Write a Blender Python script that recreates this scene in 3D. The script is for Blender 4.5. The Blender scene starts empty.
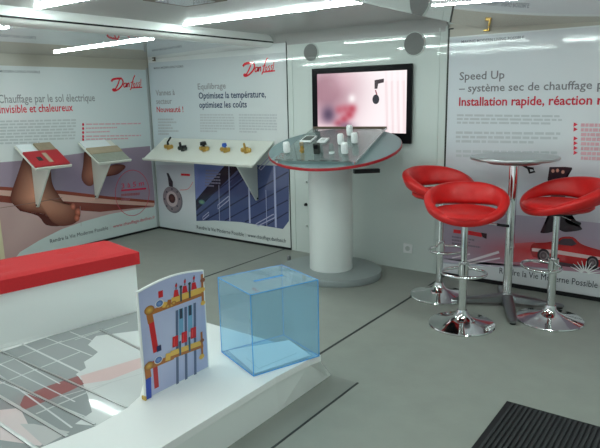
import bpy, bmesh, math, random
from mathutils import Vector, Matrix, geometry
random.seed(7)
S = bpy.context.scene
COL = S.collection
PI = math.pi

# ------------------------------------------------------------------ camera
FOC, YAW, PITCH, ROLL = 592.354, 0.636452, 0.210722, -0.021136
CAM = Vector((0, 0, 1.5))
_f = Vector((-math.sin(YAW)*math.cos(PITCH), math.cos(YAW)*math.cos(PITCH), -math.sin(PITCH)))
_r = Vector((math.cos(YAW), math.sin(YAW), 0)); _u = _r.cross(_f)
_c, _s = math.cos(ROLL), math.sin(ROLL)
_r, _u = _c*_r + _s*_u, -_s*_r + _c*_u
cd = bpy.data.cameras.new('camera'); cam = bpy.data.objects.new('camera', cd); COL.objects.link(cam)
cam.matrix_world = Matrix(((_r.x, _u.x, -_f.x, CAM.x), (_r.y, _u.y, -_f.y, CAM.y), (_r.z, _u.z, -_f.z, CAM.z), (0, 0, 0, 1)))
cd.sensor_width = 36; cd.lens = FOC/600*36; cd.clip_start = 0.05
S.camera = cam
def ray(px, py): return (_r*((px-300)/FOC) - _u*((py-224)/FOC) + _f)
def hit(px, py, ax, val):
    """where the line of sight through a measured spot meets the real wall, floor or platform plane"""
    d = ray(px, py); return CAM + d*((val-CAM[ax])/d[ax])
YB, XL = 4.585, -5.49                      # faces of the back and left graphic walls
def BW(px, py): p = hit(px, py, 1, YB); return (p.x, p.z)
def LW(px, py): p = hit(px, py, 0, XL); return (p.y, p.z)

# ------------------------------------------------------------------ materials
def lin(c):
    c /= 255.0
    return c/12.92 if c <= .04045 else ((c+.055)/1.055)**2.4
def rgb(r, g, b): return (lin(r), lin(g), lin(b), 1)
MATS = {}
def mat(name, col, rough=.5, metal=0., spec=.5, coat=0., noise=None, bump=None, **kw):
    m = bpy.data.materials.new(name); m.use_nodes = True; nt = m.node_tree
    b = nt.nodes['Principled BSDF']
    b.inputs['Base Color'].default_value = col; b.inputs['Roughness'].default_value = rough
    b.inputs['Metallic'].default_value = metal; b.inputs['Specular IOR Level'].default_value = spec
    b.inputs['Coat Weight'].default_value = coat
    if coat: b.inputs['Coat Roughness'].default_value = kw.get('coat_rough', .05)
    tc = None
    if noise or bump:
        tc = nt.nodes.new('ShaderNodeTexCoord')
    if noise:
        scale, amt, detail = noise
        n = nt.nodes.new('ShaderNodeTexNoise'); n.inputs['Scale'].default_value = scale; n.inputs['Detail'].default_value = detail
        nt.links.new(tc.outputs['Object'], n.inputs['Vector'])
        mx = nt.nodes.new('ShaderNodeMix'); mx.data_type = 'RGBA'
        mx.inputs['A'].default_value = tuple(x*(1-amt) for x in col[:3]) + (1,)
        mx.inputs['B'].default_value = tuple(min(1, x*(1+amt)) for x in col[:3]) + (1,)
        nt.links.new(n.outputs['Fac'], mx.inputs['Factor']); nt.links.new(mx.outputs['Result'], b.inputs['Base Color'])
    if bump:
        scale, st = bump
        n2 = nt.nodes.new('ShaderNodeTexNoise'); n2.inputs['Scale'].default_value = scale; n2.inputs['Detail'].default_value = 3
        nt.links.new(tc.outputs['Object'], n2.inputs['Vector'])
        bp = nt.nodes.new('ShaderNodeBump'); bp.inputs['Strength'].default_value = st; bp.inputs['Distance'].default_value = .01
        nt.links.new(n2.outputs['Fac'], bp.inputs['Height']); nt.links.new(bp.outputs['Normal'], b.inputs['Normal'])
    MATS[name] = m; return m
def emit(name, col, st):
    m = bpy.data.materials.new(name); m.use_nodes = True; nt = m.node_tree
    b = nt.nodes['Principled BSDF']; b.inputs['Base Color'].default_value = col
    b.inputs['Emission Color'].default_value = col; b.inputs['Emission Strength'].default_value = st
    MATS[name] = m; return m
def ink(name, rough, emission=0., spec=.5):
    m = bpy.data.materials.new(name); m.use_nodes = True; nt = m.node_tree
    b = nt.nodes['Principled BSDF']; a = nt.nodes.new('ShaderNodeVertexColor'); a.layer_name = 'Ink'
    b.inputs['Roughness'].default_value = rough; b.inputs['Specular IOR Level'].default_value = spec
    if emission:
        b.inputs['Base Color'].default_value = (.01, .01, .01, 1)
        nt.links.new(a.outputs['Color'], b.inputs['Emission Color']); b.inputs['Emission Strength'].default_value = emission
    else: nt.links.new(a.outputs['Color'], b.inputs['Base Color'])
    MATS[name] = m; return m
def acrylic(name, tint, edge=.08, rough=.03):
    m = bpy.data.materials.new(name); m.use_nodes = True; nt = m.node_tree
    nt.nodes.remove(nt.nodes['Principled BSDF']); out = nt.nodes['Material Output']
    t = nt.nodes.new('ShaderNodeBsdfTransparent'); t.inputs['Color'].default_value = tint
    g = nt.nodes.new('ShaderNodeBsdfGlossy'); g.inputs['Roughness'].default_value = rough
    lw = nt.nodes.new('ShaderNodeLayerWeight'); lw.inputs['Blend'].default_value = .5
    pw = nt.nodes.new('ShaderNodeMath'); pw.operation = 'POWER'; pw.inputs[1].default_value = 4.0
    fr = nt.nodes.new('ShaderNodeMath'); fr.operation = 'MULTIPLY_ADD'; fr.inputs[1].default_value = .55; fr.inputs[2].default_value = .02
    nt.links.new(lw.outputs['Facing'], pw.inputs[0]); nt.links.new(pw.outputs[0], fr.inputs[0])
    d = nt.nodes.new('ShaderNodeBsdfDiffuse'); d.inputs['Color'].default_value = tint
    m1 = nt.nodes.new('ShaderNodeMixShader'); m1.inputs[0].default_value = edge
    nt.links.new(t.outputs[0], m1.inputs[1]); nt.links.new(d.outputs[0], m1.inputs[2])
    m2 = nt.nodes.new('ShaderNodeMixShader'); nt.links.new(fr.outputs[0], m2.inputs[0])
    nt.links.new(m1.outputs[0], m2.inputs[1]); nt.links.new(g.outputs[0], m2.inputs[2])
    nt.links.new(m2.outputs[0], out.inputs['Surface'])
    MATS[name] = m; return m

M_wall = mat('white_laminate', (.63, .685, .655, 1), .04, spec=.5, noise=(1.5, .02, 2))
M_ceilmain = mat('ceiling_main', (.42, .42, .41, 1), .33, spec=.45, noise=(1.2, .02, 2))
M_ceil = mat('ceiling_laminate', (.46, .455, .45, 1), .03, spec=.8, coat=.6, coat_rough=.02, noise=(1.2, .02, 2))
M_floor = mat('grey_vinyl', (.30, .312, .280, 1), .42, spec=.35, noise=(7, .10, 8), bump=(60, .05))
M_plate = mat('grey_floor_plate', (.245, .255, .232, 1), .3, noise=(6, .08, 5))
M_seam = mat('dark_seam', (.03, .035, .035, 1), .6)
M_black = mat('black_rubber', (.015, .015, .017, 1), .5, spec=.2)
M_blackgloss = mat('black_gloss', (.006, .006, .008, 1), .2, spec=.08)
M_board = mat('panel_core', (.78, .82, .82, 1), .12)
M_cream = mat('cream_edge', (.72, .62, .42, 1), .5)
M_beige = mat('beige_strip', (.50, .47, .40, 1), .35)
M_alu = mat('brushed_aluminium', (.55, .56, .56, 1), .3, metal=1.)
M_greymetal = mat('grey_profile', (.42, .44, .45, 1), .35, metal=.2)
M_chrome = mat('chrome', (.82, .83, .83, 1), .07, metal=1.)
M_darkalu = mat('cast_aluminium', (.30, .31, .32, 1), .28, metal=1.)
M_red = mat('red_leatherette', (.60, .012, .012, 1), .42, spec=.4, noise=(40, .08, 3), bump=(160, .06))
M_cush = mat('red_cushion_fabric', (.56, .02, .025, 1), .7, spec=.3, noise=(60, .08, 3), bump=(220, .1))
M_redge = mat('red_edge_band', (.46, .016, .026, 1), .4)
M_white = mat('white_paint', (.86, .88, .86, 1), .3)
M_column = mat('white_column', (.79, .82, .80, 1), .3)
M_gloss = mat('white_gloss_top', (.92, .92, .91, 1), .4)
M_shelf = mat('shelf_white', (.80, .81, .74, 1), .4)
M_gusset = mat('bracket_grey', (.55, .58, .56, 1), .45)
M_table = mat('grey_blue_laminate', (.185, .25, .26, 1), .5, spec=.3, noise=(20, .04, 3))
M_base = mat('grey_base_laminate', (.30, .335, .335, 1), .4, noise=(20, .04, 3))
M_brass = mat('brass', (.62, .40, .11, 1), .3, metal=.85)
M_brown = mat('brown_hatch', (.12, .08, .05, 1), .45, noise=(9, .2, 4))
M_grill = mat('speaker_grille', (.20, .205, .20, 1), .75, noise=(300, .3, 2))
M_blueplastic = mat('blue_plastic', (.02, .10, .50, 1), .35)
M_paper = mat('white_paper', (.85, .90, .92, 1), .7)
M_plastic = mat('white_plastic', (.85, .86, .86, 1), .35)
M_dark = mat('dark_device', (.03, .035, .03, 1), .25)
M_led = emit('led_light', (.83, 1., .955, 1), 62.)
M_ink = ink('printed_laminate', .06)
M_inkmatt = ink('printed_board', .3)
M_tile = ink('glossy_tile_display', .06)
M_screen = ink('lit_screen', .2, .74)
M_acr = acrylic('clear_acrylic', (.80, .84, .83, 1), .08)
M_blue = acrylic('blue_acrylic', (.82, .94, 1., 1), .11)
M_bedge = mat('blue_acrylic_edge', (.10, .40, .85, 1), .2, coat=.3)
M_clear = acrylic('clear_device', (.75, .82, .80, 1), .15)
M_mat = mat('ribbed_rubber', (.022, .024, .026, 1), .6)
M_gray_sample = mat('grey_green_sample', (.34, .36, .30, 1), .6, noise=(30, .15, 4))
M_brown_sample = mat('brown_sample', (.36, .29, .20, 1), .6, noise=(30, .2, 4))
M_tan = mat('tan_sample', (.45, .36, .25, 1), .6, noise=(30, .15, 4))

# ------------------------------------------------------------------ mesh helpers
def box(bm, c, s, rot=None, bevel=0):
    r = bmesh.ops.create_cube(bm, size=1)
    vs = r['verts']
    bmesh.ops.scale(bm, vec=s, verts=vs)
    if bevel:
        es = list({e for v in vs for e in v.link_edges})
        r2 = bmesh.ops.bevel(bm, geom=es, offset=bevel, segments=2, affect='EDGES', profile=.5)
        vs = list({v for f in r2['faces'] for v in f.verts} | {v for v in vs if v.is_valid})
    M = Matrix.Translation(Vector(c)) @ (rot.to_4x4() if rot else Matrix())
    bmesh.ops.transform(bm, matrix=M, verts=vs); return vs
def bb(bm, lo, hi, bevel=0):
    return box(bm, [(a+b)/2 for a, b in zip(lo, hi)], [b-a for a, b in zip(lo, hi)], None, bevel)
def cyl(bm, p0, p1, r0, r1=None, seg=20):
    p0, p1 = Vector(p0), Vector(p1); r1 = r0 if r1 is None else r1
    d = p1-p0; q = d.to_track_quat('Z', 'Y').to_matrix()
    a = [bm.verts.new(p0+q@Vector((r0*math.cos(t), r0*math.sin(t), 0))) for t in [2*PI*i/seg for i in range(seg)]]
    b = [bm.verts.new(p1+q@Vector((r1*math.cos(t), r1*math.sin(t), 0))) for t in [2*PI*i/seg for i in range(seg)]]
    for i in range(seg): bm.faces.new((a[i], a[(i+1) % seg], b[(i+1) % seg], b[i]))
    bm.faces.new(a[::-1]); bm.faces.new(b)
def lathe(bm, prof, c=(0, 0, 0), seg=40):
    rings = []
    for r, z in prof:
        if r < 1e-5: rings.append([bm.verts.new((c[0], c[1], c[2]+z))])
        else: rings.append([bm.verts.new((c[0]+r*math.cos(2*PI*i/seg), c[1]+r*math.sin(2*PI*i/seg), c[2]+z)) for i in range(seg)])
    for A, B in zip(rings, rings[1:]):
        for i in range(seg):
            j = (i+1) % seg
            if len(A) == 1 and len(B) == 1: continue
            if len(A) == 1: bm.faces.new((A[0], B[i], B[j]))
            elif len(B) == 1: bm.faces.new((A[i], A[j], B[0]))
            else: bm.faces.new((A[i], A[j], B[j], B[i]))
    bmesh.ops.recalc_face_normals(bm, faces=bm.faces)
def prism(bm, pts, vec):
    """closed outline pts (3-D) pushed along vec"""
    pts = [Vector(p) for p in pts]; v = Vector(vec)
    a = [bm.verts.new(p) for p in pts]; b = [bm.verts.new(p+v) for p in pts]; n = len(pts)
    for i in range(n): bm.faces.new((a[i], a[(i+1) % n], b[(i+1) % n], b[i]))
    tris = geometry.tessellate_polygon([pts])
    for t in tris:
        bm.faces.new([a[i] for i in t]); bm.faces.new([b[i] for i in reversed(t)])
    bmesh.ops.recalc_face_normals(bm, faces=bm.faces)
def tube(bm, path, r, seg=10, closed=False):
    path = [Vector(p) for p in path]; n = len(path); rings = []
    for i, p in enumerate(path):
        a = path[(i-1) % n] if closed or i > 0 else p
        b = path[(i+1) % n] if closed or i < n-1 else p
        t = (b-a).normalized(); up = Vector((0, 0, 1)) if abs(t.z) < .95 else Vector((1, 0, 0))
        x = t.cross(up).normalized(); y = x.cross(t)
        rings.append([bm.verts.new(p + r*(math.cos(q)*x+math.sin(q)*y)) for q in [2*PI*k/seg for k in range(seg)]])
    for i in range(n if closed else n-1):
        A, B = rings[i], rings[(i+1) % n]
        for k in range(seg): bm.faces.new((A[k], A[(k+1) % seg], B[(k+1) % seg], B[k]))
    if not closed: bm.faces.new(rings[0][::-1]); bm.faces.new(rings[-1])
    bmesh.ops.recalc_face_normals(bm, faces=bm.faces)
def obj(name, bm, m, parent=None, smooth=False, world=False, label=None):
    if world and parent is not None:
        bmesh.ops.transform(bm, matrix=parent.matrix_basis.inverted(), verts=bm.verts)
    bmesh.ops.recalc_face_normals(bm, faces=bm.faces) if not bm.loops.layers.float_color else None
    me = bpy.data.meshes.new(name); bm.to_mesh(me); bm.free()
    for x in (m if isinstance(m, (list, tuple)) else [m]): me.materials.append(x)
    if smooth:
        me.polygons.foreach_set('use_smooth', [True]*len(me.polygons))
        try: me.set_sharp_from_angle(angle=math.radians(40))
        except Exception: pass
    o = bpy.data.objects.new(name, me); COL.objects.link(o)
    if parent is not None: o.parent = parent
    if label: o['label'] = label
    return o
def tag(o, label=None, cat=None, group=None, kind=None):
    if label: o['label'] = label
    if cat: o['category'] = cat
    if group: o['group'] = group
    if kind: o['kind'] = kind
    return o
def thing(name, label, cat, loc=(0, 0, 0), rz=0, group=None, M=None):
    o = bpy.data.objects.new(name, None); COL.objects.link(o); o.empty_display_size = .1
    if M is not None: o.matrix_basis = M
    else: o.location = loc; o.rotation_euler = (0, 0, rz); o.matrix_basis = Matrix.Translation(Vector(loc)) @ Matrix.Rotation(rz, 4, 'Z')
    return tag(o, label, cat, group)
def struct(name, bm, m, parent=None, smooth=False):
    o = obj(name, bm, m, parent, smooth)
    if parent is None: o['kind'] = 'structure'
    return o
def copy_tree(o, parent=None):
    c = o.copy(); COL.objects.link(c); c.parent = parent
    for ch in list(o.children): copy_tree(ch, c)
    return c
def frame(o, ex, ey, ez):
    ex, ey, ez = Vector(ex), Vector(ey), Vector(ez)
    return Matrix(((ex.x, ey.x, ez.x, o[0]), (ex.y, ey.y, ez.y, o[1]), (ex.z, ey.z, ez.z, o[2]), (0, 0, 0, 1)))
NB = bmesh.new

# ------------------------------------------------------------------ printing
WHITE = (194, 207, 208)
def pc(r, g, b, w=None, k=.74):
    w = w or WHITE
    return tuple(min(.88, lin(a)/lin(q)*k) for a, q in zip((r, g, b), w)) + (1,)
class Print:
    """flat ink on a real board: o + u*U + v*V, lifted a fraction of a millimetre per layer along N"""
    def __init__(s, pos, N, step=.00007):
        s.pos, s.N, s.step, s.bm, s.L = pos, Vector(N), step, bmesh.new(), 1
        s.cl = s.bm.loops.layers.float_color.new('Ink')
    def vert(s, u, v): return s.bm.verts.new(Vector(s.pos(u, v)) + s.N*(s.step*s.L))
    def face(s, vs, cols):
        f = s.bm.faces.new(vs); f.normal_update()
        cs = cols if isinstance(cols, list) else [cols]*len(vs)
        lu = {v: c for v, c in zip(vs, cs)}
        if f.normal.dot(s.N) < 0: f.normal_flip()
        for l in f.loops: l[s.cl] = lu[l.vert]
    def poly(s, pts, col, focus=None, inner=None):
        s.L += 1
        vs = [s.vert(*p) for p in pts]
        if focus:
            c = s.vert(*focus)
            for i in range(len(vs)): s.face([vs[i], vs[(i+1) % len(vs)], c], [col, col, inner])
        else:
            for t in geometry.tessellate_polygon([[Vector((p[0], p[1], 0)) for p in pts]]):
                try: s.face([vs[i] for i in t], col)
                except ValueError: pass
    def grad(s, pts, cols):
        s.L += 1; vs = [s.vert(*p) for p in pts]; s.face(vs, list(cols))
    def rect(s, u0, v0, u1, v1, col): s.poly([(u0, v0), (u1, v0), (u1, v1), (u0, v1)], col)
    def disc(s, u, v, ru, rv, col, n=28, focus=None, inner=None):
        s.poly([(u+ru*math.cos(2*PI*i/n), v+rv*math.sin(2*PI*i/n)) for i in range(n)], col, focus, inner)
    def ring(s, u, v, ru, rv, w, col, n=40):
        s.stroke([(u+ru*math.cos(2*PI*i/n), v+rv*math.sin(2*PI*i/n)) for i in range(n+1)], w, col)
    def stroke(s, pts, w, col, w1=None):
        s.L += 1; pts = [Vector(p) for p in pts]; n = len(pts); prev = None
        for i, p in enumerate(pts):
            t = (pts[min(i+1, n-1)]-pts[max(i-1, 0)]).normalized(); nn = Vector((-t.y, t.x))
            ww = w if w1 is None else w+(w1-w)*i/(n-1)
            a, b = p+nn*ww/2, p-nn*ww/2; cur = (s.vert(*a), s.vert(*b))
            if prev: s.face([prev[0], prev[1], cur[1], cur[0]], col)
            prev = cur
    def curve(s, pts, w, col, w1=None, k=5): s.stroke(crom(pts, k), w, col, w1)
    def grid(s, u0, v0, u1, v1, nx, ny, fn):
        s.L += 1
        V = [[(s.vert(u0+(u1-u0)*i/nx, v0+(v1-v0)*j/ny), fn(i/nx, j/ny)) for i in range(nx+1)] for j in range(ny+1)]
        for j in range(ny):
            for i in range(nx):
                q = [V[j][i], V[j][i+1], V[j+1][i+1], V[j+1][i]]
                s.face([a[0] for a in q], [a[1] for a in q])
    def text(s, body, u0, u1, v0, v1, h, col, bold=.012, shear=0.):
        """body set from (u0,v0) to (u1,v1) along its baseline, capitals h high"""
        s.L += 1
        cu = bpy.data.curves.new('lettering', 'FONT'); cu.body = body; cu.size = 1; cu.offset = bold; cu.shear = shear
        cu.resolution_u = 2
        t = bpy.data.objects.new('lettering', cu); COL.objects.link(t)
        dg = bpy.context.evaluated_depsgraph_get(); dg.update()
        me = bpy.data.meshes.new_from_object(t.evaluated_get(dg))
        xs = [v.co.x for v in me.vertices]
        if xs:
            a, b = min(xs), max(xs)
            vs = [s.vert(u0+(u1-u0)*(v.co.x-a)/(b-a), v0+(v1-v0)*(v.co.x-a)/(b-a)+v.co.y*h/.70) for v in me.vertices]
            for p in me.polygons:
                try: s.face([vs[i] for i in p.vertices], col)
                except ValueError: pass
        bpy.data.meshes.remove(me); bpy.data.objects.remove(t); bpy.data.curves.remove(cu)
    def para(s, p00, p10, p01, p11, rows, col, seed, fill=.55, short=.5, ragged=False):
        """a block of small type too fine to read: rows of word-length strokes between four corners"""
        rnd = random.Random(seed); s.L += 1
        def at(a, b):
            return ((p00[0]*(1-a)+p10[0]*a)*(1-b)+(p01[0]*(1-a)+p11[0]*a)*b, (p00[1]*(1-a)+p10[1]*a)*(1-b)+(p01[1]*(1-a)+p11[1]*a)*b)
        for r in range(rows):
            end = 1 if r < rows-1 and not ragged else short if r == rows-1 else rnd.uniform(.6, 1)
            a = 0; b0, b1 = (r+.2)/rows, (r+.2+fill)/rows
            while a < end-.02:
                w = min(rnd.uniform(.04, .11), end-a)
                vs = [s.vert(*at(x, y)) for x, y in ((a, b0), (a+w, b0), (a+w, b1), (a, b1))]
                s.face(vs, col); a += w+.014
    def cut(s, name, parent):
        s.build(name, M_ink, parent); s.bm = bmesh.new(); s.cl = s.bm.loops.layers.float_color.new('Ink')
    def build(s, name, m, parent, label=None):
        o = obj(name, s.bm, m, parent, world=True, label=label); return o
def crom(pts, k=5):
    P = [Vector(p) for p in pts]; out = []
    for i in range(len(P)-1):
        a, b, c, d = P[max(i-1, 0)], P[i], P[i+1], P[min(i+2, len(P)-1)]
        for j in range(k):
            t = j/k
            out.append(.5*((2*b)+(c-a)*t+(2*a-5*b+4*c-d)*t*t+(3*b-a-3*c+d)*t**3))
    return out+[P[-1]]
LOGO = [([(145, 132), (165, 108), (205, 97), (264, 95)], 15), ([(238, 103), (222, 150), (200, 195), (172, 235), (155, 238)], 10),
        ([(262, 95), (276, 130), (262, 175), (225, 218), (180, 243), (158, 240), (152, 228), (165, 222), (192, 232)], 11),
        ([(303, 162), (285, 170), (280, 192), (292, 200), (308, 180), (312, 160), (309, 200)], 8), ([(324, 162), (319, 200), (325, 175), (340, 162), (344, 175), (340, 200)], 8),
        ([(420, 92), (400, 118), (380, 165), (366, 205), (352, 234)], 8), ([(362, 158), (398, 150)], 6),
        ([(404, 162), (392, 178), (400, 197), (414, 180), (404, 162)], 6), ([(444, 156), (428, 165), (438, 180), (438, 193), (424, 198)], 6),
        ([(474, 152), (456, 163), (466, 180), (466, 192), (450, 198)], 6), ([(488, 124), (482, 165), (480, 185)], 5), ([(372, 209), (496, 200)], 8)]
def logo(P, u0, v0, u1, v1, col):
    L0 = P.L
    for pts, w in LOGO:
        q = [(u0+(u1-u0)*(x-140)/358, v0+(v1-v0)*(246-(200-(200-y)*1.35 if 278 < x < 490 and y < 200 and w < 9 else y))/162) for x, y in pts]
        P.curve(q, 1.35*w*(u1-u0)/358, col)
    P.L = L0+2

# ================================================================== SETTING
bm = NB(); bb(bm, (-6.2, -1.2, -.06), (1.3, 4.9, 0)); struct('floor', bm, M_floor)
bm = NB(); bb(bm, (-5.62, 4.60, 0), (1.3, 4.70, 2.3)); struct('wall_back', bm, M_wall)
bm = NB(); bb(bm, (-5.60, 2.66, 0), (-5.505, 4.60, 2.1)); struct('wall_left', bm, M_wall)
bm = NB(); bb(bm, (1.10, -1.2, 0), (1.2, 4.60, 2.1)); struct('wall_right', bm, M_wall)
# ceilings of the middle bay and of the two slide-out bays
bm = NB(); bb(bm, (-3.66, -1.2, 2.08), (-1.86, 4.60, 2.14)); struct('ceiling', bm, M_ceilmain)
bm = NB(); prism(bm, [(-3.72, -1.2, 1.976), (-5.62, -1.2, 1.945), (-5.62, -1.2, 2.10), (-3.72, -1.2, 2.10)], (0, 5.8, 0)); struct('ceiling.001', bm, M_ceil)
bm = NB(); prism(bm, [(-1.86, -1.2, 2.057), (-1.79, -1.2, 2.01), (-1.68, -1.2, 1.982), (1.2, -1.2, 1.90), (1.2, -1.2, 2.14), (-1.86, -1.2, 2.14)], (0, 5.8, 0)); struct('ceiling.002', bm, M_ceil, smooth=True)
bm = NB(); bb(bm, (-3.675, -1.2, 2.010), (-3.655, 4.6, 2.022)); struct('trim_1', bm, M_black)
bm = NB(); prism(bm, [(-3.66, -1.2, 2.012), (-3.67, -1.2, 1.995), (-3.69, -1.2, 1.982), (-3.72, -1.2, 1.972), (-3.75, -1.2, 1.972), (-3.75, -1.2, 2.03), (-3.67, -1.2, 2.03)], (0, 5.8, 0)); struct('trim_2', bm, M_white, smooth=True)
bm = NB(); bb(bm, (-3.675, -1.2, 2.02), (-3.655, 4.6, 2.085)); struct('trim_3', bm, M_white)
# front bulkhead with the television, its edge strips
bm = NB(); bb(bm, (-3.50, 4.588, 0), (-1.93, 4.602, 2.08)); struct('wall_front', bm, M_wall)
bm = NB()
for i in range(8):      # cove between bulkhead and ceiling
    pass
prism(bm, [(-3.66, 4.588, 1.98)] + [(-3.66, 4.588-.10+.10*math.cos(t), 1.98+.10*math.sin(t)) for t in [PI/2*i/8 for i in range(1, 9)]] + [(-3.66, 4.588, 2.08)], (1.74, 0, 0))
struct('trim_4', bm, M_ceilmain, smooth=True)
bm = NB(); bb(bm, (-3.509, 4.582, 0), (-3.502, 4.59, 2.02)); struct('trim_5', bm, M_seam)
bm = NB(); bb(bm, (-1.932, 4.580, 0), (-1.914, 4.60, 2.03)); struct('trim_6', bm, M_wall)
bm = NB(); bb(bm, (-1.985, 4.583, 0), (-1.977, 4.59, 2.02)); struct('trim_7', bm, M_wall)
bm = NB(); bb(bm, (-3.455, 4.583, 0), (-3.44, 4.59, 1.9)); struct('trim_8', bm, M_wall)
# strips above the graphic panels
bm = NB(); bb(bm, (-5.49, 4.588, 1.915), (-3.52, 4.60, 2.0)); struct('trim_9', bm, M_beige)
bm = NB(); bb(bm, (-1.905, 4.588, 1.925), (1.1, 4.60, 2.03)); struct('trim_10', bm, M_beige)
bm = NB(); bb(bm, (-5.505, 2.68, 1.84), (-5.49, 4.59, 1.98)); struct('trim_11', bm, M_beige)
# black feet of the panels
bm = NB(); bb(bm, (-5.49, 4.575, 0), (-3.51, 4.60, .022)); struct('baseboard_back', bm, M_black)
bm = NB(); bb(bm, (-1.905, 4.572, 0), (1.1, 4.60, .03)); struct('baseboard_right', bm, M_black)
bm = NB(); bb(bm, (-5.505, 2.68, 0), (-5.48, 4.57, .022)); struct('baseboard_left', bm, M_black)
# floor joints and the plate beside the platform
bm = NB(); bb(bm, (-1.884, -1.2, 0), (-1.868, 4.57, .0015)); struct('floor_seam', bm, M_seam)
bm = NB(); bb(bm, (-3.592, -1.2, 0), (-3.576, 4.57, .0015)); struct('floor_seam.001', bm, M_seam)
bm = NB(); bb(bm, (-1.675, -1.2, 0), (-1.505, 2.515, .002)); struct('floor_plate', bm, M_plate)
bm = NB(); bb(bm, (-1.505, -1.2, 0), (-1.495, 2.52, .003)); struct('floor_seam.002', bm, M_seam)

# ================================================================== LAMPS
def led(label, x0, x1, y, zf, w=.018):
    t = thing('light_strip', label, 'ceiling light', ((x0+x1)/2, y, zf(x0)), 0, 'strips of small white lamps on the ceilings')
    d = Vector((x1-x0, 0, zf(x1)-zf(x0))).normalized(); rot = Matrix.Rotation(-math.atan2(d.z, d.x), 3, 'Y')
    c = Vector(((x0+x1)/2, y, (zf(x0)+zf(x1))/2))
    bm = NB(); box(bm, c-Vector((0, 0, .002)), (x1-x0, w+.004, .008), rot); obj('channel', bm, M_alu, t, world=True)
    bm = NB(); box(bm, c-Vector((0, 0, .009)), (x1-x0-.01, w, .006), rot); obj('lamp_row', bm, M_led, t, world=True)
zm = lambda x: 2.08
zl = lambda x: 1.976+(x+3.72)*(.031/1.90)
zr = lambda x: 1.982-(x+1.68)*(.082/2.88)
led('long light strip on the middle ceiling, above the television end', -3.60, -1.95, 3.40, zm)
led('light strip on the middle ceiling entering at the top left of the photo', -3.60, -1.95, 2.16, zm)
led('light strip on the middle ceiling nearest the camera', -3.60, -1.95, .9, zm)
led('thin light strip on the lower ceiling in front of the floor heating panel', -5.14, -3.76, 3.22, zl, .010)
led('light strip on the lower left ceiling cut by the photo edge', -5.14, -3.76, 2.06, zl, .014)
led('light strip on the low ceiling before the speed up panel', -1.40, .6, 3.12, zr)
led('light strip on the low right ceiling above the camera', -1.40, .6, 1.5, zr)
t = thing('roof_hatch', 'brown framed hatch in the middle ceiling at the top edge', 'hatch', (-2.95, 2.62, 2.08))
p = hit(204, 1, 2, 2.075)
t.location = (p.x, p.y-.15, 2.08); t.matrix_basis = Matrix.Translation(t.location)
bm = NB(); bb(bm, (-.17, -.17, -.02), (.17, .17, 0)); obj('frame', bm, M_brown, t)
bm = NB(); bb(bm, (-.12, -.12, -.026), (.12, .12, -.02)); obj('lid', bm, M_ceil, t)
p = hit(306, 11, 2, 2.07)
t = thing('ceiling_vent', 'small dark grille on the ceiling above the television', 'vent', (p.x, p.y, 2.08))
bm = NB(); bb(bm, (-.075, -.03, -.012), (.075, .03, 0)); obj('grille', bm, M_dark, t)
bm = NB()
for i in range(5): bb(bm, (-.065, -.024+i*.01, -.016), (.065, -.02+i*.01, -.01))
obj('slat', bm, M_greymetal, t)

# ================================================================== GRAPHIC PANELS
GREY, NAVY, RED = pc(132, 142, 145), pc(36, 54, 88), pc(188, 40, 62)
TXT = pc(170, 186, 189); PAPER = pc(186, 206, 208)
# ---- left panel
t = thing('exhibition_banner', 'floor heating wall panel with bare feet photo', 'banner', (-5.5, 3.63, 0))
bm = NB(); bb(bm, (-5.503, 2.705, .022), (-5.49, 4.575, 1.84)); obj('board', bm, M_board, t, world=True)
bm = NB(); bb(bm, (-5.515, 2.66, 0), (-5.482, 2.705, 1.9)); obj('edge_post', bm, M_cream, t, world=True)
bm = NB(); bb(bm, (-5.492, 4.553, .022), (-5.486, 4.577, 1.86)); obj('frame', bm, M_greymetal, t, world=True)
PL = lambda u, v: (-5.49, u, v)
P = Print(PL, (1, 0, 0))
P.grid(2.706, .025, 4.552, 1.838, 8, 10, lambda a, b: pc(196-12*a, 212-6*a, 214-4*a))
# photograph: violet carpet, wooden ledge, pale floor
def pl(*a): return [LW(x, y) for x, y in a]
cu0 = pl((-8, 163), (30, 160), (75, 154), (110, 149.5), (150, 146)); u_end = 4.548
P.poly(cu0+[(u_end, LW(155, 195)[1]), (u_end, LW(153, 205)[1])]+pl((110, 210), (60, 232), (12, 262), (-8, 262)), pc(144, 136, 154), LW(90, 172), pc(128, 122, 144))
P.poly(pl((-8, 186.5), (60, 191), (110, 197), (154, 201), (154, 215), (60, 230), (8, 263), (-8, 264)), pc(168, 146, 144), LW(30, 215), pc(186, 166, 164))
P.poly(pl((-8, 186), (60, 190.5), (110, 196.5), (154.5, 200.5), (154.5, 203), (110, 199.5), (60, 194), (-8, 189.5)), pc(128, 66, 52))
P.poly(pl((-8, 189.5), (60, 194), (110, 199.5), (154.5, 203), (154.5, 206), (110, 204), (60, 201), (-8, 194.5)), pc(190, 162, 150))
P.poly(pl((-8, 194.5), (60, 201), (110, 204), (154.5, 206), (100, 212), (60, 209), (-8, 201)), pc(112, 54, 44))
# nearer foot
leg = crom(pl((23, 158), (17, 176), (10.5, 196), (13, 204), (25, 211.5), (45, 214.5), (52, 222), (60, 226), (72, 224.5), (79, 219), (80, 211), (74, 205), (66, 204), (58, 194), (52, 182), (50, 158)), 4)
P.poly(leg, pc(92, 48, 40), LW(36, 196), pc(222, 158, 132))
for x, y, r in ((78, 212, 3.2), (73, 206.5, 2.8), (77, 218, 3.0)):
    a = LW(x, y); P.disc(a[0], a[1], r*.0105, r*.0125, pc(140, 76, 60), 16, a, pc(196, 124, 100))
P.poly(crom(pl((12, 203), (25, 211.5), (45, 214.5), (52, 222), (60, 226), (46, 225), (38, 216), (20, 211)), 3), pc(80, 40, 36))
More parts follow.
